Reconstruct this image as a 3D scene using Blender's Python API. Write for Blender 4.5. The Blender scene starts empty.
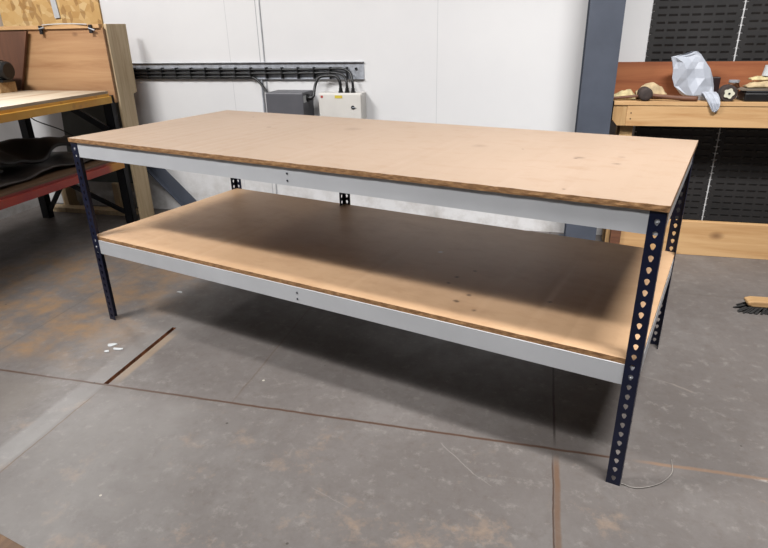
import bpy, bmesh, math, random
from mathutils import Vector, Matrix, noise
random.seed(7)
S = bpy.context.scene
COL = S.collection
PI = math.pi

# ------------------------------------------------------------------ materials
def lin(c):          # sRGB to linear reflectance
    return tuple(.66*((v/255)/12.92 if v/255 <= .04045 else ((v/255+.055)/1.055)**2.4) for v in c)

class NT:
    def __init__(s, name):
        s.m = bpy.data.materials.new(name); s.m.use_nodes = True
        s.n = s.m.node_tree.nodes; s.l = s.m.node_tree.links
        s.b = s.n['Principled BSDF']
        s.tc = s.n.new('ShaderNodeTexCoord')
    def lk(s, a, b): s.l.new(a, b)
    def val(s, sock, v):
        if hasattr(v, 'is_linked') or isinstance(v, bpy.types.NodeSocket): s.lk(v, sock)
        else: sock.default_value = v
    def math(s, op, a, b=None, c=None, clamp=False):
        n = s.n.new('ShaderNodeMath'); n.operation = op; n.use_clamp = clamp
        s.val(n.inputs[0], a)
        if b is not None: s.val(n.inputs[1], b)
        if c is not None: s.val(n.inputs[2], c)
        return n.outputs[0]
    def mapping(s, scale=(1,1,1), rot=(0,0,0), loc=(0,0,0)):
        n = s.n.new('ShaderNodeMapping'); n.inputs['Scale'].default_value = scale
        n.inputs['Rotation'].default_value = rot; n.inputs['Location'].default_value = loc
        s.lk(s.tc.outputs['Object'], n.inputs['Vector']); return n.outputs[0]
    def noise(s, scale=5, detail=4, rough=.55, vec=None, dist=0):
        n = s.n.new('ShaderNodeTexNoise'); n.inputs['Scale'].default_value = scale
        n.inputs['Detail'].default_value = detail; n.inputs['Roughness'].default_value = rough
        n.inputs['Distortion'].default_value = dist
        s.lk(vec if vec else s.tc.outputs['Object'], n.inputs['Vector']); return n.outputs[0]
    def ramp(s, f, stops):
        n = s.n.new('ShaderNodeValToRGB'); s.val(n.inputs[0], f)
        e = n.color_ramp.elements
        while len(e) < len(stops): e.new(.5)
        for i, (p, c) in enumerate(stops):
            e[i].position = p
            e[i].color = (*lin(c), 1) if not isinstance(c, (int, float)) else (c, c, c, 1)
        return n.outputs[0]
    def mix(s, f, a, b, mode='MIX'):
        n = s.n.new('ShaderNodeMix'); n.data_type = 'RGBA'; n.blend_type = mode
        s.val(n.inputs[0], f)
        for k, v in ((6, a), (7, b)):
            if isinstance(v, tuple): n.inputs[k].default_value = (*lin(v), 1)
            else: s.lk(v, n.inputs[k])
        return n.outputs[2]
    def bump(s, h, strength=.3, dist=.002):
        n = s.n.new('ShaderNodeBump'); n.inputs['Strength'].default_value = strength
        n.inputs['Distance'].default_value = dist; s.lk(h, n.inputs['Height'])
        s.lk(n.outputs[0], s.b.inputs['Normal'])
    def xyz(s, vec=None):
        n = s.n.new('ShaderNodeSeparateXYZ'); s.lk(vec if vec else s.tc.outputs['Object'], n.inputs[0]); return n.outputs

def plain(name, c, rough=.6, metal=0., var=.12, scale=12, bump=.1):
    t = NT(name)
    dark = tuple(v*(1-var) for v in c); lite = tuple(min(255, v*(1+var)) for v in c)
    t.lk(t.ramp(t.noise(scale, 5), [(.3, dark), (.7, lite)]), t.b.inputs['Base Color'])
    t.b.inputs['Roughness'].default_value = rough; t.b.inputs['Metallic'].default_value = metal
    if bump: t.bump(t.noise(scale*6, 3), bump)
    return t.m

def wood(name, base, dark, axis=0, grain=14, knots=0., rough=.65):
    t = NT(name)
    sc = [grain, grain, grain]; sc[axis] = grain*.07
    v = t.mapping(tuple(sc))
    f = t.noise(2.2, 6, .6, v, .6)
    g = t.noise(9, 3, .6, v)
    col = t.ramp(f, [(.3, dark), (.62, base)])
    col = t.mix(t.math('MULTIPLY', g, .25), col, dark)
    if knots:
        sk = [5, 5, 5]; sk[axis] = 3.0
        vo = t.n.new('ShaderNodeTexVoronoi'); vo.inputs['Scale'].default_value = 1.0
        t.lk(t.mapping(tuple(sk), loc=(.3, .1, .2)), vo.inputs['Vector'])
        k = t.math('SUBTRACT', 1, t.math('DIVIDE', vo.outputs['Distance'], knots, clamp=True), clamp=True)
        col = t.mix(k, col, (96, 52, 22))
    t.lk(col, t.b.inputs['Base Color']); t.b.inputs['Roughness'].default_value = rough
    t.bump(f, .15)
    return t.m

M = {}
def chipboard(name, worn=False):
    t = NT(name)
    big = t.noise(1.6, 4, .6)
    fine = t.noise(160, 2, .6)
    mid = t.noise(9, 6, .65, t.mapping((1, 2.2, 1)), .4)
    c = t.ramp(big, [(.3, (173, 149, 127)), (.7, (182, 158, 137))] if not worn else [(.3, (208, 170, 132)), (.7, (216, 178, 140))])
    c = t.mix(t.ramp(mid, [(.52, 0.), (.75, .55)]), c, (160, 128, 100) if not worn else (194, 152, 112))
    c = t.mix(t.math('MULTIPLY', fine, .3), c, (168, 138, 112) if not worn else (202, 162, 122))
    x, y, z = t.xyz()
    spots = ((.646, .593, .012, 1), (.34, .827, .008, .5), (1.89, .556, .006, .8), (2.1, .475, .008, .5), (2.11, .49, .018, .25), (2.24, .44, .014, .3), (2.165, .05, .006, .5), (1.72, .55, .03, .15), (1.05, .70, .04, .15), (2.237, .556, .012, .2)) if not worn else \
            ((1.775, .421, .007, .6), (1.736, .333, .010, .6), (1.732, .267, .009, .5), (1.839, .203, .010, .65), (1.817, .136, .011, .65), (1.899, .099, .010, .4), (2.108, .278, .009, .6), (1.569, .551, .012, -1))
    wob = t.math('MULTIPLY', t.math('SUBTRACT', t.noise(60, 2), .5), .02)
    for (sx, sy, r, a) in spots:
        dx = t.math('POWER', t.math('ADD', t.math('SUBTRACT', x, sx), wob), 2)
        dy = t.math('POWER', t.math('SUBTRACT', y, sy), 2)
        d = t.math('SQRT', t.math('ADD', dx, dy))
        k = t.math('MULTIPLY', t.math('SUBTRACT', 1, t.math('DIVIDE', d, r*1.25), clamp=True), min(1, abs(a)*2.2), clamp=True)
        c = t.mix(k, c, (72, 44, 26) if a > 0 else (236, 226, 210))
    if worn:
        sm = t.ramp(t.noise(2.3, 5, .7, t.mapping((1, 1.6, 1), loc=(3, 1, 0))), [(.48, 0.), (.72, .45)])
        c = t.mix(sm, c, (168, 128, 92))
    t.lk(c, t.b.inputs['Base Color']); t.b.inputs['Roughness'].default_value = .5
    t.bump(fine, .08, .001)
    return t.m
M['board_top'] = chipboard('chipboard_top')
M['board_low'] = chipboard('chipboard_shelf', True)
def edge_mat():
    t = NT('chipboard_edge')
    f = t.noise(90, 4, .7, t.mapping((.5, .5, 1.6)))
    c = t.ramp(f, [(.35, (126, 88, 52)), (.5, (156, 114, 72)), (.68, (184, 142, 96))])
    t.lk(c, t.b.inputs['Base Color']); t.b.inputs['Roughness'].default_value = .85
    t.bump(f, .6, .003); return t.m
M['board_edge'] = edge_mat()
M['beam'] = plain('light_grey_steel', (216, 218, 222), .35, .12, .03, 4, .02)
M['navy'] = plain('navy_steel', (17, 25, 54), .38, .2, .12, 20, .03)
M['rivet'] = plain('rivet_steel', (190, 192, 196), .35, .7, .1)
M['dark_rivet'] = plain('dark_rivet', (80, 84, 90), .4, .6, .1)
M['pine'] = wood('pine', (226, 184, 132), (196, 148, 96), 0, 12, .16)
M['pine_y'] = wood('pine_rail', (222, 180, 122), (190, 142, 84), 1, 12)
M['pine_z'] = wood('pine_post', (216, 180, 128), (178, 134, 84), 2, 12)
M['redply'] = wood('red_plywood', (186, 116, 72), (150, 82, 46), 0, 9)
M['endboard'] = wood('end_board', (196, 154, 110), (162, 114, 74), 0, 7, .10)
M['old_z'] = wood('weathered_board', (240, 216, 176), (206, 176, 136), 2, 16)
M['dark_brown'] = wood('dark_brown_grain', (118, 78, 56), (88, 56, 40), 2, 7)
M['benchtop'] = wood('worn_bench_top', (204, 188, 164), (160, 132, 104), 1, 6)
M['deck'] = wood('brown_deck', (128, 96, 66), (90, 64, 44), 1, 10)
M['black'] = plain('black_plastic', (20, 20, 22), .45, 0, .2)
M['rubber'] = plain('dark_rubber', (48, 44, 42), .55, 0, .25, 4, .3)
M['rubber2'] = plain('brown_black_sheet', (66, 58, 54), .5, 0, .25, 5, .3)
M['dark_steel'] = plain('dark_steel', (22, 24, 30), .5, .3, .2)
M['galv'] = plain('galvanised_steel', (186, 190, 198), .38, .25, .12, 30, .05)
M['grey_box'] = plain('grey_enamel', (98, 98, 104), .45, .1, .04, 8, .02)
M['white_box'] = plain('white_enamel', (232, 228, 222), .4, 0, .02, 8, .02)
M['column'] = plain('blue_grey_paint', (88, 94, 107), .45, .1, .08, 5, .05)
M['shade_grey'] = plain('grey_green_shade', (84, 88, 84), .55, .2, .2, 3, .1)
M['paper'] = plain('white_paper', (206, 208, 210), .7, 0, .03)
M['yellow_label'] = plain('yellow_label', (224, 200, 70), .6, 0, .04)
M['red_label'] = plain('red_label', (190, 60, 50), .6, 0, .04)
M['cream'] = plain('cream_hide', (206, 182, 142), .8, 0, .15, 18, .4)
M['cream2'] = plain('pale_fleece', (218, 196, 148), .85, 0, .2, 30, .5)
M['bag'] = plain('white_plastic_film', (206, 211, 222), .3, 0, .03, 12, .3)
for n_ in M['bag'].node_tree.nodes:
    if n_.type == 'BSDF_PRINCIPLED':
        n_.inputs['Transmission Weight'].default_value = .15; n_.inputs['IOR'].default_value = 1.3
M['malethead'] = plain('dark_mallet_rubber', (62, 50, 46), .8, 0, .2, 30, .4)
M['handle'] = wood('brown_handle', (130, 84, 58), (92, 56, 38), 0, 30)
M['brush_wood'] = wood('brush_wood', (206, 170, 122), (168, 126, 80), 0, 20)
M['bristle'] = plain('black_bristle', (16, 13, 12), .8, 0, .3, 60, .3)
M['panel'] = plain('charcoal_panel', (42, 40, 40), .6, .1, .2, 4, .05)
def glass_m():
    t = NT('clear_glass'); t.b.inputs['Transmission Weight'].default_value = 1
    t.b.inputs['Roughness'].default_value = .12; t.b.inputs['Base Color'].default_value = (.8, .85, .85, 1)
    return t.m
M['glass'] = glass_m()
def paint_beam(name, a, b, rust):
    t = NT(name)
    f = t.noise(2.5, 5, .6, t.mapping((1, 1.2, 1)))
    c = t.ramp(f, [(.35, a), (.65, b)])
    c = t.mix(t.ramp(t.noise(14, 5, .7), [(.56, 0.), (.72, .8)]), c, rust)
    t.lk(c, t.b.inputs['Base Color']); t.b.inputs['Roughness'].default_value = .45
    return t.m
M['yellow_beam'] = paint_beam('yellow_rack_paint', (226, 156, 36), (240, 180, 66), (180, 120, 54))
def red_m():
    t = NT('red_rack_paint')
    c = t.ramp(t.noise(3.5, 5, .6), [(.35, (160, 36, 30)), (.65, (188, 64, 38))])
    c = t.mix(t.ramp(t.noise(13, 5, .7), [(.58, 0.), (.74, .8)]), c, (140, 84, 60))
    y = t.xyz()[1]
    k = t.math('MULTIPLY', t.math('SUBTRACT', t.math('ADD', y, t.math('MULTIPLY', t.noise(20, 3), .06)), 1.25), 14, clamp=True)
    c = t.mix(k, c, (222, 150, 44))
    t.lk(c, t.b.inputs['Base Color']); t.b.inputs['Roughness'].default_value = .42
    return t.m
M['red_beam'] = red_m()
def osb():
    t = NT('osb_board')
    vo = t.n.new('ShaderNodeTexVoronoi'); vo.inputs['Scale'].default_value = 1.0; vo.inputs['Randomness'].default_value = 1
    t.lk(t.mapping((16, 16, 26), rot=(0, .7, 0)), vo.inputs['Vector'])
    vo2 = t.n.new('ShaderNodeTexVoronoi'); vo2.inputs['Scale'].default_value = 1.0
    t.lk(t.mapping((34, 34, 15), rot=(0, .3, 0)), vo2.inputs['Vector'])
    r = t.n.new('ShaderNodeSeparateColor'); t.lk(vo.outputs['Color'], r.inputs[0])
    r2 = t.n.new('ShaderNodeSeparateColor'); t.lk(vo2.outputs['Color'], r2.inputs[0])
    c = t.ramp(r.outputs[0], [(0., (204, 158, 94)), (.5, (222, 180, 116)), (1., (236, 202, 146))])
    c = t.mix(t.math('MULTIPLY', t.math('GREATER_THAN', r2.outputs[1], .8), .55), c, (150, 104, 52))
    t.lk(c, t.b.inputs['Base Color']); t.b.inputs['Roughness'].default_value = .75
    t.bump(r.outputs[0], .3); return t.m
M['osb'] = osb()

def wall_mat():
    t = NT('white_wall_panel')
    c = t.ramp(t.noise(1.1, 5, .6), [(.35, (240, 239, 240)), (.7, (247, 246, 246))])
    x, y, z = t.xyz()
    # scuffs and dirt low on the wall
    low = t.math('SUBTRACT', 1, t.math('DIVIDE', z, .5), clamp=True)
    d = t.math('MULTIPLY', low, t.ramp(t.noise(5, 6, .7), [(.42, 0.), (.7, .7)]))
    c = t.mix(d, c, (150, 138, 122))
    for sx, w, col in ((.10, .0025, (170, 172, 176)), (-.13, .0015, (205, 206, 208)), (1.35, .0015, (204, 206, 208))):
        k = t.math('LESS_THAN', t.math('ABSOLUTE', t.math('SUBTRACT', x, sx)), w)
        c = t.mix(k, c, col)
    t.lk(c, t.b.inputs['Base Color']); t.b.inputs['Roughness'].default_value = .5
    t.bump(t.noise(3, 3), .03); return t.m
M['wall'] = wall_mat()

SCRATCHES = [(1.78, -.58, 1.90, -.70, .0012, (158, 152, 146), .5), (1.9, -.7, 1.96, -.74, .001, (158, 152, 146), .3), (2.42, .05, 2.62, -.02, .0015, (150, 142, 134), .4), (2.62, -.02, 2.68, -.06, .003, (156, 146, 136), .4), (1.42, -.88, 1.55, -.93, .001, (150, 144, 138), .4), (2.3, .55, 2.5, .52, .0015, (170, 164, 158), .35)]
def floor_mat():
    t = NT('concrete_floor')
    x, y, z = t.xyz()
    n1 = t.noise(.9, 6, .6); n2 = t.noise(7, 6, .7); n3 = t.noise(70, 3, .6)
    c = t.ramp(n1, [(.32, (108, 102, 99)), (.68, (127, 121, 118))])
    c = t.mix(t.ramp(n2, [(.42, 0.), (.75, .5)]), c, (98, 89, 84))
    c = t.mix(t.ramp(t.noise(3.2, 6, .7, t.mapping((1, .7, 1), loc=(5, 2, 0))), [(.5, 0.), (.72, .5)]), c, (144, 140, 137))
    c = t.mix(t.math('MULTIPLY', n3, .25), c, (92, 84, 78))
    c = t.mix(t.ramp(t.noise(26, 6, .75, t.mapping((1, 1, 1), loc=(4, 7, 0))), [(.52, 0.), (.68, .35)]), c, (96, 84, 76))
    c = t.mix(t.ramp(t.noise(19, 6, .75, t.mapping((1, 1, 1), loc=(1, 3, 0))), [(.55, 0.), (.7, .4)]), c, (168, 162, 156))
    def band(v, c0, w, soft):      # 1 inside |v-c0|<w, soft edge
        d = t.math('ABSOLUTE', t.math('SUBTRACT', v, c0))
        return t.math('DIVIDE', t.math('SUBTRACT', w+soft, d), soft, clamp=True)
    wob = t.math('MULTIPLY', t.math('SUBTRACT', t.noise(9, 5, .7), .5), .012)
    xw = t.math('ADD', x, wob); yw = t.math('ADD', y, wob)
    wob2 = t.math('MULTIPLY', t.math('SUBTRACT', t.noise(3, 5, .7), .5), .5)
    gate = lambda v, a, s=1: t.math('MULTIPLY', t.math('SUBTRACT', v, a) if s > 0 else t.math('SUBTRACT', a, v), 12, clamp=True)
    def AND(*a):
        r = a[0]
        for q in a[1:]: r = t.math('MULTIPLY', r, q)
        return r
    # rusty bloom left of the table
    xs = t.math('ADD', x, wob2); ys = t.math('ADD', y, wob2)
    region = AND(t.math('MULTIPLY', t.math('SUBTRACT', .35, xs), 3, clamp=True), t.math('MULTIPLY', t.math('SUBTRACT', ys, -.52), 6, clamp=True), t.math('MULTIPLY', t.math('SUBTRACT', 1.1, ys), 2, clamp=True), t.math('MULTIPLY', t.math('SUBTRACT', xs, -1.3), 3, clamp=True))
    rust = AND(region, t.ramp(t.noise(5.5, 7, .72, t.mapping((1, 1, 1), loc=(1.7, .4, 0))), [(.42, 0.), (.62, .85)]))
    c = t.mix(rust, c, (150, 120, 88))
    # pinkish, sandy stains in the foreground
    fr = AND(gate(y, -.55, -1), t.ramp(t.noise(4.2, 7, .75, t.mapping((1, 1, 1), loc=(8, 3, 0))), [(.56, 0.), (.7, .55)]))
    c = t.mix(fr, c, (172, 146, 122))
    # even grey-brown tone left of the pale strip
    slab = AND(gate(x, .22, -1), gate(y, -.52, -1))
    c = t.mix(t.math('MULTIPLY', slab, .55), c, (122, 114, 106))
    # pale strip beside the slot, fainter towards the back
    strip = AND(band(xw, .327, .038, .02), gate(y, .02, -1))
    strip = t.math('MULTIPLY', strip, t.math('MULTIPLY', t.ramp(n2, [(.25, .2), (.6, .42)]), t.math('SUBTRACT', 1, t.math('MULTIPLY', t.math('ADD', y, .9), .9, clamp=True), clamp=True)))
    c = t.mix(strip, c, (172, 171, 169))
    pale = AND(t.math('MULTIPLY', t.math('SUBTRACT', xs, .32), 6, clamp=True), t.math('MULTIPLY', t.math('SUBTRACT', 1.15, xs), 2.5, clamp=True), gate(y, -.52, -1))
    c = t.mix(t.math('MULTIPLY', pale, t.ramp(n2, [(.3, .0), (.7, .45)])), c, (164, 161, 157))
    # slab joints
    def line(k, col, a=1.):
        nonlocal c
        c = t.mix(t.math('MULTIPLY', k, a), c, col)
    line(AND(band(yw, -.522, .003, .004), gate(x, 2.4, -1)), (84, 58, 42), .95)
    line(AND(band(yw, -.522, .004, .006), gate(x, 2.4)), (146, 116, 92), .7)
    line(AND(band(yw, -.53, .004, .004), gate(x, 2.75), t.ramp(t.noise(40, 3), [(.45, 0.), (.55, 1.)])), (206, 198, 190), .8)
    line(AND(band(xw, 2.158, .0025, .003), gate(y, -.52)), (64, 56, 52), .9)
    line(AND(band(xw, 2.162, .006, .006), gate(y, -.53, -1), t.ramp(n2, [(.3, .6), (.6, 1.)])), (108, 80, 58), .85)
    line(AND(band(xw, 2.150, .0015, .002), gate(y, -.53, -1)), (70, 50, 38), .9)
    line(AND(band(xw, .95, .002, .003), gate(y, -.55), t.ramp(n2, [(.3, .3), (.6, 1.)])), (96, 74, 60), .6)
    line(AND(band(xw, -.29, .002, .003), gate(y, -.52)), (100, 92, 84), .7)
    line(AND(band(xw, .385, .0015, .002), gate(y, -.55, -1)), (112, 90, 76), .8)
    line(AND(band(y, .9, .002, .003), t.math('LESS_THAN', x, 9.)), (100, 92, 84), .4)
    # sandy lip of the slot
    line(AND(band(xw, .40, .022, .012), gate(y, -.03, -1), gate(y, -.52)), (150, 130, 108), .8)
    # scrapes and pits
    def seg(ax, ay, bx, by, w, col, a):
        # worn scratch between two floor points
        dx, dy = bx-ax, by-ay; L_ = math.hypot(dx, dy); dx /= L_; dy /= L_
        px = t.math('SUBTRACT', xw, ax); py = t.math('SUBTRACT', yw, ay)
        al = t.math('ADD', t.math('MULTIPLY', px, dx), t.math('MULTIPLY', py, dy))
        ac = t.math('ADD', t.math('MULTIPLY', px, -dy), t.math('MULTIPLY', py, dx))
        line(AND(band(ac, 0, w, w), band(al, L_/2, L_/2, .01)), col, a)
    for q in SCRATCHES: seg(*q)
    pit = t.n.new('ShaderNodeTexVoronoi'); pit.inputs['Scale'].default_value = 9
    t.lk(t.tc.outputs['Object'], pit.inputs['Vector'])
    sc_ = t.n.new('ShaderNodeSeparateColor'); t.lk(pit.outputs['Color'], sc_.inputs[0])
    line(AND(t.math('LESS_THAN', pit.outputs['Distance'], .045), t.math('GREATER_THAN', sc_.outputs[0], .8)), (60, 50, 44), .8)
    line(AND(t.math('LESS_THAN', pit.outputs['Distance'], .05), t.math('LESS_THAN', sc_.outputs[0], .05)), (212, 204, 190), .8)
    t.lk(c, t.b.inputs['Base Color'])
    t.lk(t.ramp(n2, [(.3, .42), (.7, .62)]), t.b.inputs['Roughness'])
    t.bump(t.math('ADD', n2, t.math('MULTIPLY', n3, .3)), .12, .003)
    return t.m
M['floor'] = floor_mat()
M['slot_dirt'] = plain('rusty_slot', (128, 80, 50), .95, 0, .3, 30, .5)

# ------------------------------------------------------------------ mesh builder
class MB:
    def __init__(s): s.v = []; s.f = []; s.mi = []
    def add(s, vs, fs, mi=0):
        k = len(s.v); s.v += [tuple(v) for v in vs]; s.f += [tuple(i+k for i in f) for f in fs]
        s.mi += [mi]*len(fs) if isinstance(mi, int) else mi
        return s
    def box(s, x0, x1, y0, y1, z0, z1, mi=0):
        vs = [(x, y, z) for z in (z0, z1) for y in (y0, y1) for x in (x0, x1)]
        return s.add(vs, [(0,2,3,1),(4,5,7,6),(0,1,5,4),(2,6,7,3),(0,4,6,2),(1,3,7,5)], mi)
    def prism(s, pts, axis, a, b, mi=0):       # pts 2-D, extruded along axis from a to b
        def mk(p, q):
            return {0: (q, p[0], p[1]), 1: (p[0], q, p[1]), 2: (p[0], p[1], q)}[axis]
        n = len(pts)
        vs = [mk(p, a) for p in pts]+[mk(p, b) for p in pts]
        return s.add(vs, [tuple(range(n))[::-1], tuple(range(n, 2*n))]+[(i, (i+1) % n, (i+1) % n+n, i+n) for i in range(n)], mi)
    def bar(s, p, q, w, h, mi=0, up=(0,0,1)):
        p, q = Vector(p), Vector(q); d = (q-p).normalized(); r = d.cross(Vector(up))
        if r.length < 1e-4: r = Vector((1,0,0))
        r.normalize(); u = r.cross(d)
        vs = [c+r*a*w/2+u*b*h/2 for c in (p, q) for a, b in ((-1,-1),(1,-1),(1,1),(-1,1))]
        return s.add(vs, [(0,3,2,1),(4,5,6,7),(0,1,5,4),(1,2,6,5),(2,3,7,6),(3,0,4,7)], mi)
    def tube(s, pts, r, n=10, mi=0, cap=True):
        pts = [Vector(p) for p in pts]; rs = r if isinstance(r, (list, tuple)) else [r]*len(pts)
        vs = []; ref = None
        for i, p in enumerate(pts):
            d = (pts[min(i+1, len(pts)-1)]-pts[max(i-1, 0)]).normalized()
            if ref is None: ref = d.orthogonal().normalized()
            ref = (ref-d*ref.dot(d)).normalized(); b = d.cross(ref)
            vs += [p+(ref*math.cos(2*PI*k/n)+b*math.sin(2*PI*k/n))*rs[i] for k in range(n)]
        fs = [(i*n+k, i*n+(k+1) % n, (i+1)*n+(k+1) % n, (i+1)*n+k) for i in range(len(pts)-1) for k in range(n)]
        if cap: fs += [tuple(range(n))[::-1], tuple((len(pts)-1)*n+k for k in range(n))]
        return s.add(vs, fs, mi)
    def build(s, name, mats, parent=None, smooth=False, bevel=0, loc=None):
        me = bpy.data.meshes.new(name); me.from_pydata(s.v, [], s.f); me.update()
        bm = bmesh.new(); bm.from_mesh(me); bmesh.ops.recalc_face_normals(bm, faces=bm.faces); bm.to_mesh(me); bm.free()
        for m in (mats if isinstance(mats, list) else [mats]): me.materials.append(m)
        for p, i in zip(me.polygons, s.mi): p.material_index = i; p.use_smooth = smooth
        o = bpy.data.objects.new(name, me); COL.objects.link(o)
        if parent: o.parent = parent
        if loc: o.location = loc
        if bevel:
            b = o.modifiers.new('Bevel', 'BEVEL'); b.width = bevel; b.segments = 2; b.limit_method = 'ANGLE'; b.angle_limit = math.radians(40)
        return o

def smooth_path(pts, n=8):       # Catmull-Rom
    P = [Vector(p) for p in pts]; P = [P[0]*2-P[1]]+P+[P[-1]*2-P[-2]]; out = []
    for i in range(1, len(P)-2):
        for k in range(n):
            t = k/n; a, b, c, d = P[i-1:i+3]
            out.append(.5*((2*b)+(c-a)*t+(2*a-5*b+4*c-d)*t*t+(-a+3*b-3*c+d)*t**3))
    out.append(P[-2]); return out
def tag(o, label, cat, group=None, kind=None):
    o['label'] = label; o['category'] = cat
    if group: o['group'] = group
    if kind: o['kind'] = kind
    return o
def empty(name, loc, rz=0, label=None, cat=None, group=None):
    o = bpy.data.objects.new(name, None); COL.objects.link(o); o.location = loc; o.rotation_euler = (0, 0, rz)
    o.empty_display_size = .05
    if label: tag(o, label, cat, group)
    return o
def struct(o): o['kind'] = 'structure'; return o
def part_label(o, l): o['label'] = l; return o
def copy_part(o, parent, loc):
    c = o.copy(); COL.objects.link(c); c.parent = parent; c.location = loc
    for ch in list(o.children):
        d = ch.copy(); COL.objects.link(d); d.parent = c
    return c

M['joint'] = plain('joint_strip', (176, 178, 182), .5)
# ------------------------------------------------------------------ setting
WT = 1.80
fb = MB()
sx0, sx1, sy0, sy1 = .366, .388, -.515, -.015          # open slot cut in the slab
X0, X1, Y0, Y1 = -2.0, 6.0, -6.0, WT
def quad(x0, x1, y0, y1, z=0): fb.add([(x0,y0,z),(x1,y0,z),(x1,y1,z),(x0,y1,z)], [(0,1,2,3)])
quad(X0, sx0, Y0, Y1); quad(sx1, X1, Y0, Y1); quad(sx0, sx1, Y0, sy0); quad(sx0, sx1, sy1, Y1)
fb.add([(sx0,sy0,-.03),(sx1,sy0,-.03),(sx1,sy1,-.03),(sx0,sy1,-.03)], [(0,1,2,3)], 1)
for a, b in (((sx0,sy0),(sx1,sy0)),((sx1,sy0),(sx1,sy1)),((sx1,sy1),(sx0,sy1)),((sx0,sy1),(sx0,sy0))):
    fb.add([(*a,0),(*b,0),(*b,-.03),(*a,-.03)], [(0,1,2,3)], 1)
fl = struct(fb.build('floor', [M['floor'], M['slot_dirt']]))
for p in fl.data.polygons:
    pass
struct(MB().box(X0, X1, WT, WT+.12, 0, 3.6).build('wall_back', M['wall']))
struct(MB().box(X0-.12, X0, -6, WT+.12, 0, 3.6).build('wall_left', M['wall']))
# thin joint cover strip on the wall
struct(MB().box(.128, .136, WT-.005, WT, 0, 3.2).build('trim_1', M['joint']))

# blue steel column
cb = MB()
cx0, cx1, cy0, cy1 = 2.245, 2.428, 1.50, 1.70
cb.box(cx0, cx1, cy0, cy0+.013, .012, 3.6).box(cx0, cx1, cy1-.013, cy1, .012, 3.6).box(2.332, 2.342, cy0+.013, cy1-.013, .012, 3.6)
tag(cb.build('steel_column', M['column']), 'blue-grey painted steel H column in front of the white wall', 'column')
col = bpy.data.objects['steel_column']
MB().box(cx0-.03, cx1+.0, cy0-.02, cy1+.03, 0, .012).build('base_plate', M['column'], col)
for q in (1.46, 2.1, 2.9):
    MB().tube([(2.30, cy0-.006, q), (2.30, cy0, q)], .008, 8).build('bolt', M['dark_steel'], col)

# ------------------------------------------------------------------ the table
RZ = -math.radians(15.6)
L, D, H, H2, BT = 2.44, .99, .904, .443, .018
tb = empty('workbench_table', (0, 0, 0), RZ, 'long two-tier chipboard table with pale steel beams and perforated navy legs', 'table')
FW = .042
def hole_pts(n_angles):
    # teardrop: wide round top, narrow round bottom; radius as function of angle
    out = []
    for a in n_angles:
        c, s_ = math.cos(a), math.sin(a)
        best = .0
        for (hx, hz, r) in ((0, .0035, .0068), (0, -.0062, .0030)):
            b = c*hx+s_*hz; disc = b*b-(hx*hx+hz*hz)+r*r
            if disc > 0: best = max(best, b+math.sqrt(disc))
        # straight flanks between the two circles
        for sg in (-1, 1):
            p, q = Vector((sg*.0066, .0020)), Vector((sg*.0029, -.0068))
            den = c*(q.y-p.y)-s_*(q.x-p.x)
            if abs(den) > 1e-9:
                t_ = (p.x*(q.y-p.y)-p.y*(q.x-p.x))/den
                u_ = (p.x*s_-p.y*c)/den
                if t_ > 0 and 0 <= u_ <= 1: best = max(best, t_)
        out.append((c*best, s_*best))
    return out
PITCH = .0333
def flange(mb, org, ud, td, z0, ncell, top):
    # plate in the plane (ud, z), thickness 2 mm along td
    ud, td = Vector(ud), Vector(td); zc = Vector((0, 0, 1))
    ca = math.atan2(PITCH/2, FW/2)
    ang = sorted(set([ca, PI-ca, PI+ca, 2*PI-ca]+[k*PI/8+.001 for k in range(16)]))
    hp = hole_pts(ang); n = len(ang)
    rp = []
    for a in ang:
        c, s_ = math.cos(a), math.sin(a)
        t_ = min(FW/2/abs(c) if abs(c) > 1e-9 else 9, PITCH/2/abs(s_) if abs(s_) > 1e-9 else 9)
        rp.append((c*t_, s_*t_))
    for k in range(ncell):
        cz = z0+(k+.5)*PITCH
        o = Vector(org)+ud*(FW/2)+zc*cz
        vs = []
        for th in (0, .002):
            for ring in (rp, hp):
                vs += [o+ud*x+zc*z+td*th for x, z in ring]
        fs = []
        for i in range(n):
            j = (i+1) % n
            fs += [(i, j, n+j, n+i), (2*n+i, 3*n+i, 3*n+j, 2*n+j), (n+i, n+j, 3*n+j, 3*n+i)]
        mb.add(vs, fs)
    # solid ends, side edges
    o = Vector(org)
    def pl(za, zb):
        vs = [o+ud*x+td*t_+zc*z for z in (za, zb) for t_ in (0, .002) for x in (0, FW)]
        mb.add(vs, [(0,1,3,2),(4,6,7,5),(0,4,5,1),(2,3,7,6),(0,2,6,4),(1,5,7,3)])
    if z0 > 0: pl(0, z0)
    pl(z0+ncell*PITCH, top)
    zt, zb = z0+ncell*PITCH, z0
    mb.add([o+ud*FW+zc*zb, o+ud*FW+td*.002+zc*zb, o+ud*FW+td*.002+zc*zt, o+ud*FW+zc*zt], [(0,1,2,3)])
def post(x, y, fx, fy, h=H-BT-.001):
    mb = MB()
    flange(mb, (x, y, 0), (fx, 0, 0), (0, fy, 0), .006, 26, h)
    flange(mb, (x, y, 0), (0, fy, 0), (fx, 0, 0), .006, 26, h)
    return mb.build('leg', M['navy'], tb)
post(0, 0, 1, 1); post(L, 0, -1, 1); post(L, D, -1, -1); post(0, D, 1, -1)
post(.785, D, 1, -1)
def board(name, x0, x1, y0, y1, z1, mat):
    mb = MB(); mb.box(x0, x1, y0, y1, z1-BT, z1, [1, 0, 1, 1, 1, 1])
    # nibbled front edge: fine subdivision with small dents
    o = mb.build(name, [mat, M['board_edge']], tb, bevel=.0012); return o
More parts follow.
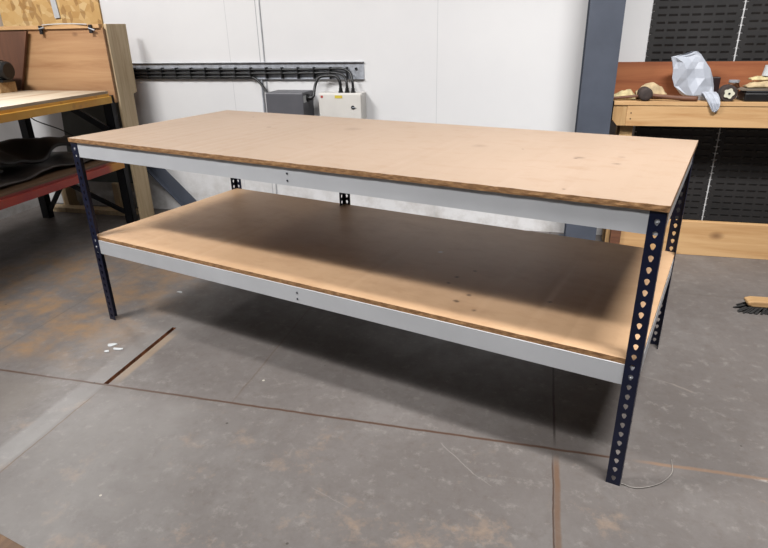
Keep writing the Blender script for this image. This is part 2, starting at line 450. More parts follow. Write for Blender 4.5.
def board2(name, x0, x1, y0, y1, z1, mat, seed):
    mb = MB(); random.seed(seed); n = 90
    xs = [x0+(x1-x0)*i/n for i in range(n+1)]
    dent = [random.choice((0, 0, 0, .0004, .0008, .0015)) for _ in xs]; dent[0] = dent[-1] = 0
    vs = []
    for x, d in zip(xs, dent):
        vs += [(x, y0+d*.6, z1-BT), (x, y0, z1-BT+.006), (x, y0+d, z1-d), (x, y1, z1), (x, y1, z1-BT)]
    fs, mi = [], []
    for i in range(n):
        a, b = i*5, i*5+5
        for k in range(5):
            j = (k+1) % 5
            fs.append((a+k, a+j, b+j, b+k)); mi.append(0 if k == 2 else 1)
    fs += [(0,1,2,3,4), tuple(n*5+k for k in (4,3,2,1,0))]; mi += [1, 1]
    mb.add(vs, fs, mi)
    return mb.build(name, [mat, M['board_edge']], tb)
board2('tabletop', -.004, L+.004, -.005, D+.004, H, M['board_top'], 3)
board2('lower_shelf', .0035, L-.0035, .0065, D-.0035, H2, M['board_low'], 5)
BH = .066
def long_beam(y, ztop, sgn):
    # C section 2.43 m long, web facing outwards
    mb = MB(); x0, x1 = .0035, L-.0035
    y0 = y; y1 = y+sgn*.0016; yi = y+sgn*.028
    a, b = min(y0, y1), max(y0, y1)
    mb.box(x0, x1, a, b, ztop-BH, ztop)
    a, b = min(y1, yi), max(y1, yi)
    mb.box(x0, x1, a, b, ztop-.0016, ztop).box(x0, x1, a, b, ztop-BH, ztop-BH+.0016)
    return mb.build('long_beam', M['beam'], tb)
def rivet(x, y, z, ny, mat, parent, r=.0048):
    MB().tube([(x, y, z), (x, y+ny*.0016, z), (x, y+ny*.003, z)], [r, r, r*.55], 10).build('rivet', mat, parent)
for zt in (H-BT, H2-BT):
    f = long_beam(.0025, zt, 1); b = long_beam(D-.0025, zt, -1)
    zz = [z for z in [.006+PITCH*(k+.5) for k in range(26)] if zt-BH+.006 < z < zt-.004]
    for xx in (.021, L-.021):
        for z in zz:
            MB().tube([(xx, .0025, z), (xx, -.0012, z), (xx, -.0028, z)], [.0028, .0028, .0018], 8).build('rivet', M['rivet'], f)
    for z in (zt-.022, zt-.048):
        rivet(L/2, .0025, z, -1, M['dark_rivet'], f, .0042)
    for x, fx in ((.0025, 1), (L-.0025, -1)):
        mb = MB()
        a, c = min(x, x+fx*.0016), max(x, x+fx*.0016)
        mb.box(a, c, .032, D-.032, zt-BH, zt)
        a, c = min(x+fx*.0016, x+fx*.026), max(x+fx*.0016, x+fx*.026)
        mb.box(a, c, .032, D-.032, zt-.0016, zt)
        mb.build('short_beam', M['beam'], tb)
    # cross tie under the middle of the board
    MB().box(L/2-.02, L/2+.02, .031, D-.031, zt-.024, zt-.001).build('cross_tie', M['beam'], tb)

# ------------------------------------------------------------------ left rack bench
SX, SB = -.85, -1.72          # front and rear faces (x)
YA, YB = -.75, 1.44           # near and far ends (y)
rb = empty('rack_bench', (SX-.4, .35, 0), 0, 'old rack bench with yellow top beam and red lower beam on the left', 'bench')
rb.location = (0, 0, 0)
def P(mb, name, mat, parent=rb, **k): return mb.build(name, mat, parent, **k)
YF = YB-.045
def rack_beam(x0, x1, z0, z1, y0=YA, y1=YF):
    mb = MB()       # stepped rack beam section
    st = .018
    s = 1 if x1 > x0 else -1
    pts = [(x0, z0), (x1, z0), (x1, z1-st), (x1-s*.016, z1-st), (x1-s*.016, z1), (x0, z1)]
    vs = [(a, y0, b) for a, b in pts]+[(a, y1, b) for a, b in pts]
    n = 6
    return mb.add(vs, [(0,1,2,3,4,5), (11,10,9,8,7,6)]+[(i, (i+1) % n, (i+1) % n+n, i+n) for i in range(n)])
part_label(P(rack_beam(SX-.045, SX, .882, .945), 'top_beam', M['yellow_beam'], bevel=.002), 'yellow front beam')
P(rack_beam(SB+.045, SB, .882, .945), 'top_beam', M['yellow_beam'], bevel=.002)
part_label(P(rack_beam(SX-.045, SX, .430, .497), 'lower_beam', M['red_beam'], bevel=.002), 'red front beam with a worn yellow end')
P(rack_beam(SB+.045, SB, .430, .497), 'lower_beam', M['red_beam'], bevel=.002)
P(MB().box(SB+.02, SX-.017, YA, YB-.05, .9455, .963), 'bench_top', M['benchtop'], bevel=.001)
P(MB().box(SB+.02, SX-.005, YA, YF, .4975, .512), 'lower_deck', M['deck'], bevel=.001)
for x in (SX-.065, SB+.045):
    for y in (YA+.0, YB-.095):
        mb = MB(); yy = YB-.04 if y > 0 else YA-.06
        mb.box(x-.02, x+.045, yy, yy+.004, 0, .93).box(x-.02, x-.016, yy, yy+.05, 0, .93).box(x+.041, x+.045, yy, yy+.05, 0, .93)
        P(mb, 'upright', M['dark_steel'])
def upright_box(x0, x1, y0, y1): return MB().box(x0, x1, y0, y1, 0, .93)
for (p, q) in (((-.91, 1.375, .70), (-1.2, 1.375, .86)), ((-1.66, 1.42, .02), (-1.44, 1.42, .30)), ((-1.44, 1.42, .30), (-.93, 1.42, .08))):
    P(MB().bar(p, q, .02, .045 if p[2] > .5 else .03), 'brace', M['dark_steel'])
for y in (.1, .75):
    P(MB().box(SB+.045, SX-.045, y, y+.04, .89, .93), 'cross_rail', M['dark_steel'])
    P(MB().box(SB+.045, SX-.045, y, y+.04, .44, .48), 'cross_rail', M['dark_steel'])
# pine end board standing across the far end and the weathered side board
P(MB().box(SB-.08, SX-.004, YB+.002, YB+.022, .88, 1.362), 'end_board', M['endboard'])
P(MB().box(SB-.08, SX-.02, YB-.012, YB+.024, 1.362, 1.386), 'capping_strip', M['cream'].copy() and M['pine'])
sb = MB().prism([(YB+.03, 0), (YB+.185, 0), (YB+.19, .92), (YB+.235, .93), (YB+.24, 1.386), (YB+.03, 1.386)], 0, SX-.014, SX+.006)
part_label(P(sb, 'side_board', M['old_z'], bevel=.0015), 'weathered grey-brown upright board')

# things on the rack bench
pan = MB().prism([(-1.80, .965), (-1.600, .965), (-1.438, 1.352), (-1.80, 1.352)], 1, YB-.035, YB-.017)  # dark brown trapezoid in front of the end board
tag(pan.build('brown_panel', M['dark_brown']), 'dark brown panel with a slanted edge standing against the pine end board', 'panel')
can = empty('power_tool', (-1.70, 1.22, .9635), 0, 'black cylindrical tool with silver bands lying at the left edge of the bench top', 'tool')
cz = .142
MB().tube([(-.26, 0, cz), (-.02, 0, cz), (-.01, 0, cz)], [.06, .06, .048], 20).build('body', M['black'], can, smooth=False)
MB().tube([(-.25, 0, cz), (-.06, 0, cz)], .062, 20).build('motor_sleeve', M['galv'], can)
MB().tube([(-.25, 0, cz+.010), (-.062, 0, cz+.010)], .0595, 20).build('band', M['black'], can)
MB().tube([(-.25, 0, cz-.014), (-.062, 0, cz-.014)], .0565, 20).build('band', M['black'], can)
MB().box(-.20, -.02, -.06, .03, .0685, .0835).build('foot', M['black'], can)
tag(MB().prism([(-1.80, 1.18), (-1.548, 1.18), (-1.530, 1.30), (-1.80, 1.30)], 2, .9635, 1.0315).build('wooden_block', M['brush_wood']), 'pale wooden block under the black tool on the rack bench', 'block')
can.location = (-1.50, 1.25, .9635)
for i, (x, lab) in enumerate(((-1.33, 'small dark metal clip on the pine end board, beside the brown panel'), (-.93, 'small dark metal clip on the pine end board, next to the weathered side board'))):
    c = empty('spring_clip', (x, YB-.013, 1.36), 0, lab, 'clip', 'clips on the end board')
    mb = MB().box(-.012, .012, -.012, -.001, -.03, .024); mb.build('jaw', M['dark_steel'], c, bevel=.002)
    MB().tube([(-.014, -.008, .004), (.03, -.008, -.012 if i else .012)], .005, 8).build('pin', M['galv'], c)
wr = smooth_path([(-1.31, YB-.022, 1.388), (-1.2, YB-.016, 1.392), (-1.08, YB-.014, 1.3915), (-.95, YB-.024, 1.386)], 6)
tag(MB().tube(wr, .003, 6).build('wire', M['paper']), 'thin grey wire lying along the top of the pine end board', 'wire')

# under the bench: cable, sheets
cab = smooth_path([(-1.30, 1.08, .885), (-1.27, 1.12, .80), (-1.18, 1.25, .71), (-1.08, 1.335, .60), (-1.04, 1.36, .517)], 8)
tag(MB().tube(cab, .004, 8).build('hanging_cable', M['black']), 'thin black cable hanging below the yellow beam', 'cable')
def sheet(name, x0, x1, y0, y1, z, amp, th, mat, label, seed, cat='sheet', nx=22, ny=34, fq=4):
    mb = MB(); vs = []
    for s_ in (0, 1):
        for i in range(nx+1):
            for j in range(ny+1):
                x = x0+(x1-x0)*i/nx; y = y0+(y1-y0)*j/ny
                h = (noise.noise(Vector((x*fq, y*fq, seed)))+.5)*amp
                h = max(h, 0)
                ex = .03*noise.noise(Vector((y*6, seed, 0))); ey = .03*noise.noise(Vector((x*6, seed, 5)))
                vs.append((x+ex, y+ey, z+h+(th if s_ == 0 else 0)))
    N = (nx+1)*(ny+1); fs = []
    g = lambda i, j: i*(ny+1)+j
    for i in range(nx):
        for j in range(ny):
            fs += [(g(i,j), g(i+1,j), g(i+1,j+1), g(i,j+1)), (N+g(i,j), N+g(i,j+1), N+g(i+1,j+1), N+g(i+1,j))]
    for i in range(nx): fs += [(g(i,0), N+g(i,0), N+g(i+1,0), g(i+1,0)), (g(i,ny), g(i+1,ny), N+g(i+1,ny), N+g(i,ny))]
    for j in range(ny): fs += [(g(0,j), g(0,j+1), N+g(0,j+1), N+g(0,j)), (g(nx,j), N+g(nx,j), N+g(nx,j+1), g(nx,j+1))]
    mb.add(vs, fs)
    return tag(mb.build(name, mat, smooth=True), label, cat)
sheet('rubber_sheet', -1.60, -.93, .35, 1.30, .5135, .03, .012, M['rubber2'], 'brown-black rubber sheet spread on the red-beamed shelf', 1.3)
sheet('tarpaulin', -1.58, -1.08, .55, 1.28, .562, .12, .02, M['rubber'], 'folded dark tarpaulin heaped on the rubber sheet', 4.1, 'tarpaulin')
sheet('black_cloth', -1.45, -.98, -.15, .52, .560, .05, .01, M['black'], 'crumpled black cloth at the near end of the lower shelf', 7.7, 'cloth')
sh = MB().prism([(WT-.10, .23), (WT-.09, .23), (WT-.022, .95), (WT-.032, .95)], 0, -1.62, -1.04)  # dark sheet added to give the wall its shade under the bench
tag(sh.build('shade_sheet', M['shade_grey']), 'dull grey-green sheet standing in for shade on the wall behind the rack bench', 'sheet')
bt_ = MB().box(-1.82, -1.0, 1.57, 1.66, 0, .035)
for x in (-1.7, -1.2): bt_.box(x-.03, x+.03, 1.66, WT-.02, 0, .035).box(x-.025, x+.025, 1.67, WT-.03, .035, .23)
tag(bt_.build('floor_timber', M['old_z']), 'low pale timber frame on the floor under the rack bench', 'timber')
# leaning bar
lb = MB()
p, q = Vector((-.965, WT-.055, .472)), Vector((-.55, WT-.055, .042))
lb.bar(p, q, .008, .105, up=(.7, 0, .7)); lb.bar(p+Vector((-.034, -.022, -.034)), q+Vector((-.034, -.022, -.034)), .045, .008, up=(.7, 0, .7))
tag(lb.build('steel_bar', M['column']), 'blue-grey steel angle bar slanting down along the wall behind the weathered board', 'bar')

# OSB sheet on the wall, white strip
tag(MB().box(X0+.002, -1.117, WT-.016, WT-.001, 1.18, 2.4).build('osb_board', M['osb']), 'orange OSB board fixed to the wall above the rack bench', 'board')
st = MB().prism([(-1.545, 2.0), (-1.50, 2.0), (-1.463, 1.44), (-1.508, 1.436)], 1, WT-.026, WT-.017)
tag(st.build('white_strip', M['paper']), 'narrow white strip hanging down the OSB board', 'strip')

# ------------------------------------------------------------------ cable tray and boxes
TX0, TX1 = -1.10, .855
tr = empty('cable_tray', (0, 0, 0), 0, 'long galvanised cable tray fixed along the white wall', 'cable tray')
mb = MB().box(TX0, TX1, WT-.004, WT-.001, 1.008, 1.120).box(TX0, TX1, WT-.020, WT-.004, 1.117, 1.120).box(TX0, TX1, WT-.020, WT-.004, 1.008, 1.011)
mb.build('channel', M['galv'], tr)
x = TX0+.07
k = 0
while x < TX1-.03:
    MB().box(x-.003, x+.003, WT-.0415, WT-.004, 1.012, 1.088).build('cable_tie', M['black'], tr)
    x += .118; k += 1
for x in (.18, .80, -.6):
    MB().tube([(x, WT-.004, 1.075), (x, WT-.012, 1.075)], .009, 10).build('bolt', M['dark_steel'], tr)
CG = 'black cables on the wall tray'
def cable(pts, r, label, n=10): return tag(MB().tube(smooth_path(pts, n), r, 10).build('power_cable', M['black'], smooth=True), label, 'cable', CG)
yc = WT-.026
cable([(TX0, yc, 1.072), (-.4, yc, 1.074), (.3, yc, 1.072), (.60, yc, 1.076), (.70, yc-.005, 1.078), (.765, yc-.02, 1.055), (.790, WT-.07, 1.00), (.792, WT-.07, .952)], .0085,
      'black cable on top row of the tray, curving down to the white box')
cable([(TX0, yc, 1.0475), (-.5, yc, 1.049), (.1, yc, 1.0475), (.50, yc, 1.049), (.64, yc-.005, 1.052), (.72, yc-.02, 1.035), (.748, WT-.07, .995), (.750, WT-.07, .952)], .0085,
      'black cable on middle row of the tray, curving down to the white box')
cable([(TX0, yc, 1.024), (-.5, yc, 1.023), (-.05, yc, 1.0235), (.04, yc, 1.021), (.10, yc-.012, .985), (.16, WT-.07, .925), (.2105, WT-.10, .885)], .0085,
      'black cable on bottom row of the tray, dipping left of the grey box')
cable([(.705, WT-.07, .952), (.700, WT-.07, 1.0), (.67, WT-.065, 1.031), (.60, WT-.06, 1.033), (.55, WT-.07, 1.02), (.528, WT-.085, .97), (.524, WT-.11, .915), (.516, WT-.12, .898)], .010,
      'thick black cable looping from the white box over to the grey box')
gb = empty('grey_enclosure', (0, 0, 0), 0, 'dark grey electrical box on the wall under the cable tray', 'electrical box')
MB().box(.215, .478, WT-.20, WT-.001, .60, .936).build('casing', M['grey_box'], gb, bevel=.004)
MB().box(.212, .481, WT-.205, WT-.20, .60, .93).build('cover', M['grey_box'], gb, bevel=.002)
part_label(MB().box(.478, .4795, WT-.19, WT-.13, .87, .915).build('rating_label', M['paper'], gb), 'small white label')
MB().tube([(.478, WT-.12, .895), (.492, WT-.12, .895), (.492, WT-.12, .895), (.518, WT-.12, .897)], [.026, .026, .018, .016], 14).build('cable_gland', M['black'], gb)
MB().tube([(.215, WT-.10, .885), (.206, WT-.10, .885)], .014, 12).build('cable_gland', M['black'], gb)
wb = empty('white_enclosure', (0, 0, 0), 0, 'white electrical box with three black glands on top', 'electrical box')
MB().box(.555, .862, WT-.105, WT-.001, .58, .926).build('casing', M['white_box'], wb, bevel=.003)
dr = MB().box(.560, .857, WT-.113, WT-.106, .585, .918).build('door', M['white_box'], wb, bevel=.002)
MB().tube([(.80, WT-.113, .835), (.80, WT-.119, .835)], .012, 14).build('lock', M['dark_steel'], dr)
MB().box(.796, .82, WT-.1215, WT-.119, .832, .838).build('key_slot', M['galv'], dr)
MB().box(.675, .728, WT-.1145, WT-.113, .893, .912).build('warning_label', M['yellow_label'], dr)
MB().box(.574, .590, WT-.1145, WT-.113, .895, .910).build('red_mark', M['red_label'], dr)
for x in (.705, .750, .792):
    MB().tube([(x, WT-.07, .926), (x, WT-.07, .934), (x, WT-.07, .934), (x, WT-.07, .955)], [.017, .017, .013, .012], 12).build('cable_gland', M['black'], wb)
tag(MB().tube([(.10, WT-.010, .30), (.10, WT-.010, 1.005)], .007, 8).build('conduit', M['galv']), 'thin grey conduit running down from the cable tray beside the grey box', 'conduit')

# ------------------------------------------------------------------ right bench
BX0, BX1 = 2.432, 4.2
FY = 1.515
rbn = empty('timber_bench', (0, 0, 0), 0, 'pine timber bench by the column with a red-brown back board', 'bench')
MB().box(BX0+.004, BX1, FY-.004, WT-.045, .888, .910).build('bench_top', M['pine'], rbn, bevel=.0015)
MB().box(2.512, BX1, FY, FY+.022, .772, .8875).build('front_rail', M['pine'], rbn, bevel=.0015)
sr = MB().prism([(BX0+.004, .8875), (BX0+.004, .806), (BX0+.034, .772), (2.5115, .772), (2.5115, .8875)], 1, FY+.003, FY+.045)
sr.build('corner_block', M['pine_z'], rbn, bevel=.001)
MB().box(BX0+.008, BX0+.03, FY+.046, WT-.05, .79, .8875).build('side_rail', M['pine_y'], rbn)
for x in (2.492, 4.05):
    MB().box(x, x+.072, FY+.047 if x < 3 else FY+.023, FY+.09, 0, .8875 if x > 3 else .8875).build('leg', M['pine_z'], rbn, bevel=.001)
    MB().box(x, x+.07, WT-.12, WT-.055, 0, .8875).build('leg', M['pine_z'], rbn, bevel=.001)
MB().box(2.575, BX1, FY, FY+.04, .0, .212).build('floor_plank', M['pine'], rbn, bevel=.002)
part_label(MB().box(2.444, BX1, WT-.062, WT-.046, .9105, 1.110).build('back_board', M['redply'], rbn), 'red-brown plywood back board')
for z in (.845, .812):
    MB().tube([(2.535, FY-.0008, z), (2.535, FY, z)], .004, 8).build('screw', M['dark_steel'], rbn)
# spilled strip of wood / block behind the leg
tag(MB().box(2.515, 2.572, FY-.02, FY+.035, 0, .165).build('wood_block', M['handle']), 'brown wood block on the floor at the end of the bottom plank', 'block')

# louvred panels
def louvre(x0, x1, label, nx):
    t = empty('louvre_panel', ((x0+x1)/2, WT, .15), 0, label, 'louvre panel', 'charcoal louvre panels on the wall')
    mb = MB(); p = .0406; z = .13; y0, y1 = WT-.008, WT-.002
    ox, oz = (x0+x1)/2, .15
    def bx(a, b, c, d, e, f): mb.box(a-ox, b-ox, c-WT, d-WT, e-oz, f-oz)
    hd = MB(); n = 44
    for k in range(n):
        zc = z+k*p
        bx(x0, x1, y0, y1, zc, zc+p-.008)
        bx(x0+.013, x1-.013, y0, y1, zc+p-.008, zc+p)
        w = (x1-x0-.05)/nx
        for i in range(nx):
            a = x0+.025+w*i+w*.12; b = a+w*.76; zb = zc+.008
            vs = [(a, y0, zb), (b, y0, zb), (a+.003, y0-.006, zb+.012), (b-.003, y0-.006, zb+.012), (a, y0, zb+.012), (b, y0, zb+.012), (a+.003, y0-.0045, zb+.012), (b-.003, y0-.0045, zb+.012)]
            vs = [(q[0]-ox, q[1]-WT, q[2]-oz) for q in vs]
            hd.add(vs, [(0,2,3,1), (0,4,2), (1,3,5), (4,5,3,2)])
    mb.build('plate', M['panel'], t)
    part_label(hd.build('louvres', M['panel'], t), 'rows of raised louvres')
    return t
louvre(2.612, 3.089, 'left charcoal louvre panel, between the white wall and the bright seam', 7)
louvre(3.098, 3.575, 'charcoal louvre panel to the right of the bright seam', 7)
louvre(3.584, 4.061, 'charcoal louvre panel at the right edge of the picture', 7)

# ------------------------------------------------------------------ things on the right bench
TZ = .910
# mallet
ml = empty('mallet', (2.60, 1.535, TZ+.0), 0, 'dark round-headed mallet lying along the front edge of the pine bench', 'mallet')
hr = .038
MB().tube([(0, -.03, hr), (0, -.028, hr), (0, -.022, hr), (0, .062, hr), (0, .068, hr), (0, .07, hr)], [.018, .031, hr-.001, hr-.001, .031, .018], 22).build('head', M['malethead'], ml, smooth=True)
MB().tube(smooth_path([(.02, .0, .032), (.10, -.004, .025), (.2, -.006, .017), (.275, -.006, .0155)], 5), [.011]*5+[.013]*5+[.0145]*5+[.013], 12).build('handle', M['handle'], ml, smooth=True)
MB().tube([(-.17, .022, .012), (-.02, .012, .028)], .008, 8).build('wedge_pin', M['handle'], ml)
# hides / gloves
def lump(name, prof, y0, y1, mat, label, cat, seed, zb=TZ, arch=0.):
    # prof: (x, height) silhouette; a crumpled body with a closed underside
    mb = MB(); n = 40; m = 12; vs = []
    xs = [prof[0][0]+(prof[-1][0]-prof[0][0])*i/n for i in range(n+1)]
    def H_(x):
        for (a, ha), (b, hb) in zip(prof, prof[1:]):
            if a <= x <= b:
                u = (x-a)/(b-a); u = u*u*(3-2*u); return ha+(hb-ha)*u
        return prof[-1][1]
    for side in (0, 1):
        for i, x in enumerate(xs):
            for j in range(m+1):
                v = j/m; y = y0+(y1-y0)*v
                w = math.sin(PI*min(1, max(0, v*.9+.05)))**.6
                nz = noise.noise(Vector((x*22, y*22, seed)))*.35+noise.noise(Vector((x*60, y*60, seed)))*.12
                h = H_(x)*w*(1+nz*.6)
                yy = y+.012*noise.noise(Vector((x*30, seed, v*3)))
                if side == 0: vs.append((x, yy, zb+max(h, .0035)))
                else: vs.append((x, yy, zb+max(0., (H_(x)*w*arch-.002)) if arch else zb+.0005))
    N = (n+1)*(m+1); g = lambda i, j: i*(m+1)+j; fs = []
    for i in range(n):
        for j in range(m):
            fs += [(g(i,j), g(i+1,j), g(i+1,j+1), g(i,j+1)), (N+g(i,j), N+g(i,j+1), N+g(i+1,j+1), N+g(i+1,j))]
    for i in range(n): fs += [(g(i,0), N+g(i,0), N+g(i+1,0), g(i+1,0)), (g(i,m), g(i+1,m), N+g(i+1,m), N+g(i,m))]
    for j in range(m): fs += [(g(0,j), g(0,j+1), N+g(0,j+1), N+g(0,j)), (g(n,j), N+g(n,j), N+g(n,j+1), g(n,j+1))]
    mb.add(vs, fs)
    return tag(mb.build(name, mat, smooth=True), label, cat)
lump('fleece_pad', [(2.375, .012), (2.43, .026), (2.49, .045), (2.53, .058), (2.558, .03)], 1.585, 1.66, M['cream2'], 'pale yellowish crumpled pad with a pointed end jutting over the bench end', 'pad', 2.2)
lump('leather_scrap', [(2.565, .045), (2.60, .078), (2.65, .086), (2.70, .070), (2.735, .03)], 1.62, 1.70, M['cream'], 'arched cream leather scrap behind the mallet', 'leather', 5.5, arch=.45)
# plastic bag
def bag():
    rows = [(.9108, 2.86, 2.965, .04), (.94, 2.80, 2.975, .05), (.985, 2.757, 2.970, .05), (1.03, 2.745, 2.955, .045), (1.08, 2.738, 2.935, .036), (1.115, 2.728, 2.905, .027), (1.142, 2.718, 2.885, .018), (1.156, 2.775, 2.872, .012), (1.172, 2.825, 2.850, .004)]
    mb = MB(); n = 13; vs = []; R_ = []
    for a, b in zip(rows, rows[1:]):
        R_.append(list(a))
    R_.append(list(rows[-1]))
    for (z, xa, xb, d) in R_:
        for k in range(n):
            a = 2*PI*k/n; cx, rx = (xa+xb)/2, (xb-xa)/2
            x = cx+rx*math.cos(a); y = 1.612+d*math.sin(a)
            rg = lambda a, b, c: 1-2*abs(noise.noise(Vector((a, b, c))))
            f = rg(x*13+z*7, 1.5, z*5-x*3)*.018+rg(x*24-z*9, 4.2, z*9)*.012-.012
            y += f*(1 if math.sin(a) > 0 else 1.3)*(.4+abs(math.sin(a)))
            x += noise.noise(Vector((z*20, a*2, 7)))*.008
            vs.append((x, y, z))
    m = len(R_)
    fs = [(i*n+k, i*n+(k+1) % n, (i+1)*n+(k+1) % n, (i+1)*n+k) for i in range(m-1) for k in range(n)]
    fs += [tuple(range(n))[::-1], tuple((m-1)*n+k for k in range(n))]
    mb.add(vs, fs)
    # tail of the bag drooping over the rail
    tl = [(1.575, .955, 2.90, 2.975), (1.54, .945, 2.905, 2.98), (1.512, .925, 2.915, 2.985), (1.500, .90, 2.93, 2.987), (1.499, .875, 2.945, 2.985), (1.50, .858, 2.955, 2.975)]
    vs = []; m = 9
    for side in (0, .004):
        for (y, z, xa, xb) in tl:
            for k in range(m):
                x = xa+(xb-xa)*k/(m-1)
                vs.append((x, y-side-.004*math.sin(k*2.2+z*60), z+side))
    N = len(tl)*m; fs = []
    for i in range(len(tl)-1):
        for k in range(m-1):
            a = i*m+k; fs += [(a, a+1, a+m+1, a+m), (N+a, N+a+m, N+a+m+1, N+a+1)]
    for i in range(len(tl)-1):
        for k in (0, m-1):
            a = i*m+k; fs.append((a, a+m, N+a+m, N+a))
    fs.append(tuple([(len(tl)-1)*m+k for k in range(m)]+[N+(len(tl)-1)*m+k for k in range(m-1, -1, -1)]))
    fs.append(tuple([k for k in range(m)]+[N+k for k in range(m-1, -1, -1)]))
    mb.add(vs, fs)
    return tag(mb.build('plastic_bag', M['bag'], bevel=.004), 'crumpled white plastic bag standing on the pine bench, its tail over the edge', 'plastic bag')
bag()
# dark box behind the bag
dk = MB().box(2.945, 3.01, 1.665, 1.72, TZ, 1.03)
tag(dk.build('dark_box', plain('maroon_black', (44, 24, 24), .5), bevel=.004), 'narrow dark maroon box showing behind the plastic bag', 'box')
# reel
re = empty('tape_reel', (3.03, 1.56, TZ), 0, 'dark round reel with a white scalloped hub, right of the plastic bag', 'reel')
rr = .044
MB().tube([(0, -.028, rr), (0, -.026, rr), (0, .03, rr), (0, .032, rr)], [rr-.004, rr, rr, rr-.004], 26).build('drum', M['malethead'], re)
pts = [((.025+.0035*math.cos(5*a))*math.cos(a), rr+(.025+.0035*math.cos(5*a))*math.sin(a)) for a in [2*PI*k/40 for k in range(40)]]
hubo = MB().prism(pts, 1, -.036, -.0285).build('hub', plain('white_hub', (232, 228, 206), .5, 0, .03), re)
MB().tube([(0, -.039, rr), (0, -.0365, rr)], .006, 10).build('axle', M['dark_steel'], hubo)
# jar
jr = empty('glass_jar', (3.085, 1.68, TZ+.0005), 0, 'small clear glass jar behind the reel', 'jar')
MB().tube([(0,0,0), (0,0,.004), (0,0,.07), (0,0,.085), (0,0,.09)], [.030, .034, .034, .026, .026], 20).build('glass', M['glass'], jr, smooth=True)
MB().tube([(0,0,.0905), (0,0,.103)], .028, 20).build('lid', M['galv'], jr)
# black case with boards on it
bc = empty('black_case', (3.25, 1.61, TZ), 0, 'flat black case on the pine bench at the right edge', 'case')
MB().box(-.135, .22, -.07, .06, 0, .046).build('body', M['black'], bc, bevel=.006)
MB().box(-.13, .215, -.065, .055, .0465, .055).build('lid', M['dark_steel'], bc, bevel=.003)
MB().tube([(-.02, -.072, .03), (.2, -.072, .028)], .003, 8).build('handle', M['galv'], bc)
MB().box(-.01, .0, -.075, -.069, .024, .036).build('handle_mount', M['black'], bc)
tag(MB().prism([(3.10, .967), (3.46, .967), (3.46, .981), (3.12, .978)], 1, 1.555, 1.66).build('grey_board', plain('grey_slat', (124, 112, 98), .7)), 'thin grey-brown slat lying across the black case', 'board')
lump('leather_sheet', [(3.125, .012), (3.17, .028), (3.22, .034), (3.34, .04), (3.44, .02)], 1.565, 1.655, M['cream'], 'cream leather sheet stacked on the slat at right', 'leather', 9.1, zb=.982)
lump('leather_offcut', [(3.150, .012), (3.19, .022), (3.26, .026), (3.40, .02)], 1.60, 1.668, M['cream2'], 'pale leather offcut topmost on the stack at right', 'leather', 11.4, zb=1.018)
tag(MB().tube([(3.235, 1.635, 1.038), (3.240, 1.637, 1.095)], [.03, .026], 16).build('paper_cup', M['paper']), 'white cup cut off by the right edge, on the leather', 'cup')

# ------------------------------------------------------------------ broom
br = empty('broom', (3.30, .775, 0), math.radians(2), 'pale wooden broom head with black bristles lying on the floor at right', 'broom')
hb = MB().prism([(-.215, .036), (-.19, .028), (.25, .028), (.25, .060), (-.19, .060), (-.215, .052)], 1, -.035, .035)
hb.build('head', M['brush_wood'], br, bevel=.006)
random.seed(3); bm_ = MB()
for i in range(74):
    for j in range(7):
        x = -.197+i*.006; y = -.029+j*.0096
        e = Vector((x-.045*max(0, 1-i/18)+random.uniform(-.02, .01), y*1.5+random.uniform(-.012, .012), .001))
        bm_.tube([(x, y, .0278), ((x+e.x)/2, (y+e.y)/2, .014), e], [.003, .004, .005], 5)
part_label(bm_.build('bristles', M['bristle'], br), 'black bristles')
MB().tube([(.12, 0, .0605), (.16, .0, .15)], [.016, .014], 12).build('socket', M['brush_wood'], br)
MB().tube([(.155, .0, .140), (.60, -.10, 1.15)], .0125, 12).build('handle', M['brush_wood'], br)

# ------------------------------------------------------------------ odds and ends on the floor
def scrap(x, y, r, label, seed, mat=M['paper'], nm='paper_scrap', h=.003):
    random.seed(seed); pts = []
    for k in range(9):
        a = 2*PI*k/9; q = r*random.uniform(.5, 1.2); pts.append((q*math.cos(a)*1.3, q*math.sin(a)*.8))
    return tag(MB().prism(pts, 2, 0, h).build(nm, mat, loc=(x, y, .0003)), label, 'scrap', 'white flakes on the floor')
scrap(.190, -.232, .020, 'larger white flake on the floor in front of the left table leg', 1)
scrap(.240, -.258, .017, 'white flake beside the larger one, nearer the rusty slot', 2)
scrap(.205, -.285, .012, 'smallest white flake, just in front of the larger one', 4)
scrap(.17, .36, .012, 'tiny white flake on the floor under the left end of the table', 5)
ww = smooth_path([(2.527, -.495, .003), (2.517, -.56, .003), (2.47, -.62, .003), (2.40, -.655, .003), (2.355, -.645, .003)], 8)
tag(MB().tube(ww, .0014, 6).build('thin_wire', plain('pale_wire', (150, 144, 138), .5)), 'thin pale curved wire on the floor beside the front right leg', 'wire')
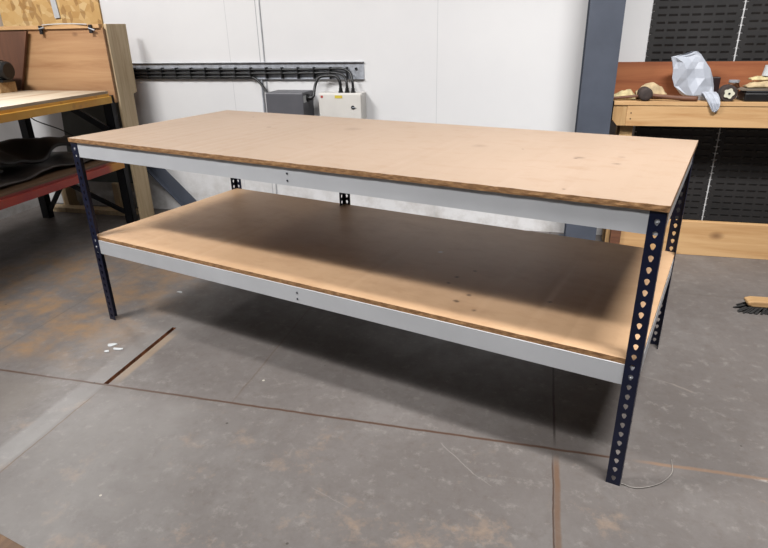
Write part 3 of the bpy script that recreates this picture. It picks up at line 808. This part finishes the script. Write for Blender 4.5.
# sheet of ply at the near left corner
of = MB().prism([(.42, -1.245), (.60, -1.262), (.735, -1.292), (.82, -1.40), (.70, -1.75), (.40, -1.72)], 2, 0, .014)
tag(of.build('plywood_offcut', [M['deck']], bevel=.002), 'brown plywood offcut on the floor at the bottom left corner', 'offcut')

# ------------------------------------------------------------------ light
def area(name, loc, target, sx, sy, power, col=(1, 1, 1), spread=PI):
    l = bpy.data.lights.new(name, 'AREA'); l.shape = 'RECTANGLE'; l.size = sx; l.size_y = sy; l.energy = power; l.color = col
    o = bpy.data.objects.new(name, l); COL.objects.link(o); o.location = loc; l.spread = spread
    o.rotation_euler = (Vector(target)-Vector(loc)).to_track_quat('-Z', 'Y').to_euler()
    return o
area('light_back_left', (-1.62, 1.10, 1.75), (.6, -.5, .2), 0.25, .12, 5, (1, .98, .96), 2.2)
area('light_front_left', (-1.3, -1.5, 4.0), (-.6, .2, 0), 1.3, .3, 158, (1, .99, .98))
area('light_front_right', (3.0, -1.2, 4.2), (3.0, .5, 0), 1.3, .3, 57, (1, .99, .98), 1.5)
area('light_front_fill', (1.2, -3.0, 5.0), (1.2, 1.2, .8), 3.2, .4, 40, (1, .99, .98), 2.2)  # added soft fill behind the camera, lifts beam and shelf fronts
w = bpy.data.worlds.new('World'); S.world = w; w.use_nodes = True
w.node_tree.nodes['Background'].inputs[0].default_value = (.86, .92, 1, 1)
w.node_tree.nodes['Background'].inputs[1].default_value = .006

# ------------------------------------------------------------------ camera
cd = bpy.data.cameras.new('Camera'); cam = bpy.data.objects.new('Camera', cd); COL.objects.link(cam)
cd.lens = 27.386; cd.sensor_width = 36; cd.clip_start = .02
r, u, f = Vector((.96914, .24576, -.01932)), Vector((-.07841, .38161, .92099)), Vector((-.23372, .89105, -.38911))
m = Matrix(((r.x, u.x, -f.x, 2.01299), (r.y, u.y, -f.y, -2.20357), (r.z, u.z, -f.z, 1.32954), (0, 0, 0, 1)))
cam.matrix_world = m
S.camera = cam
S.view_settings.view_transform = 'Standard'; S.view_settings.look = 'None'
S.view_settings.gamma = 1; S.view_settings.use_curve_mapping = False; S.view_settings.exposure = 0.62
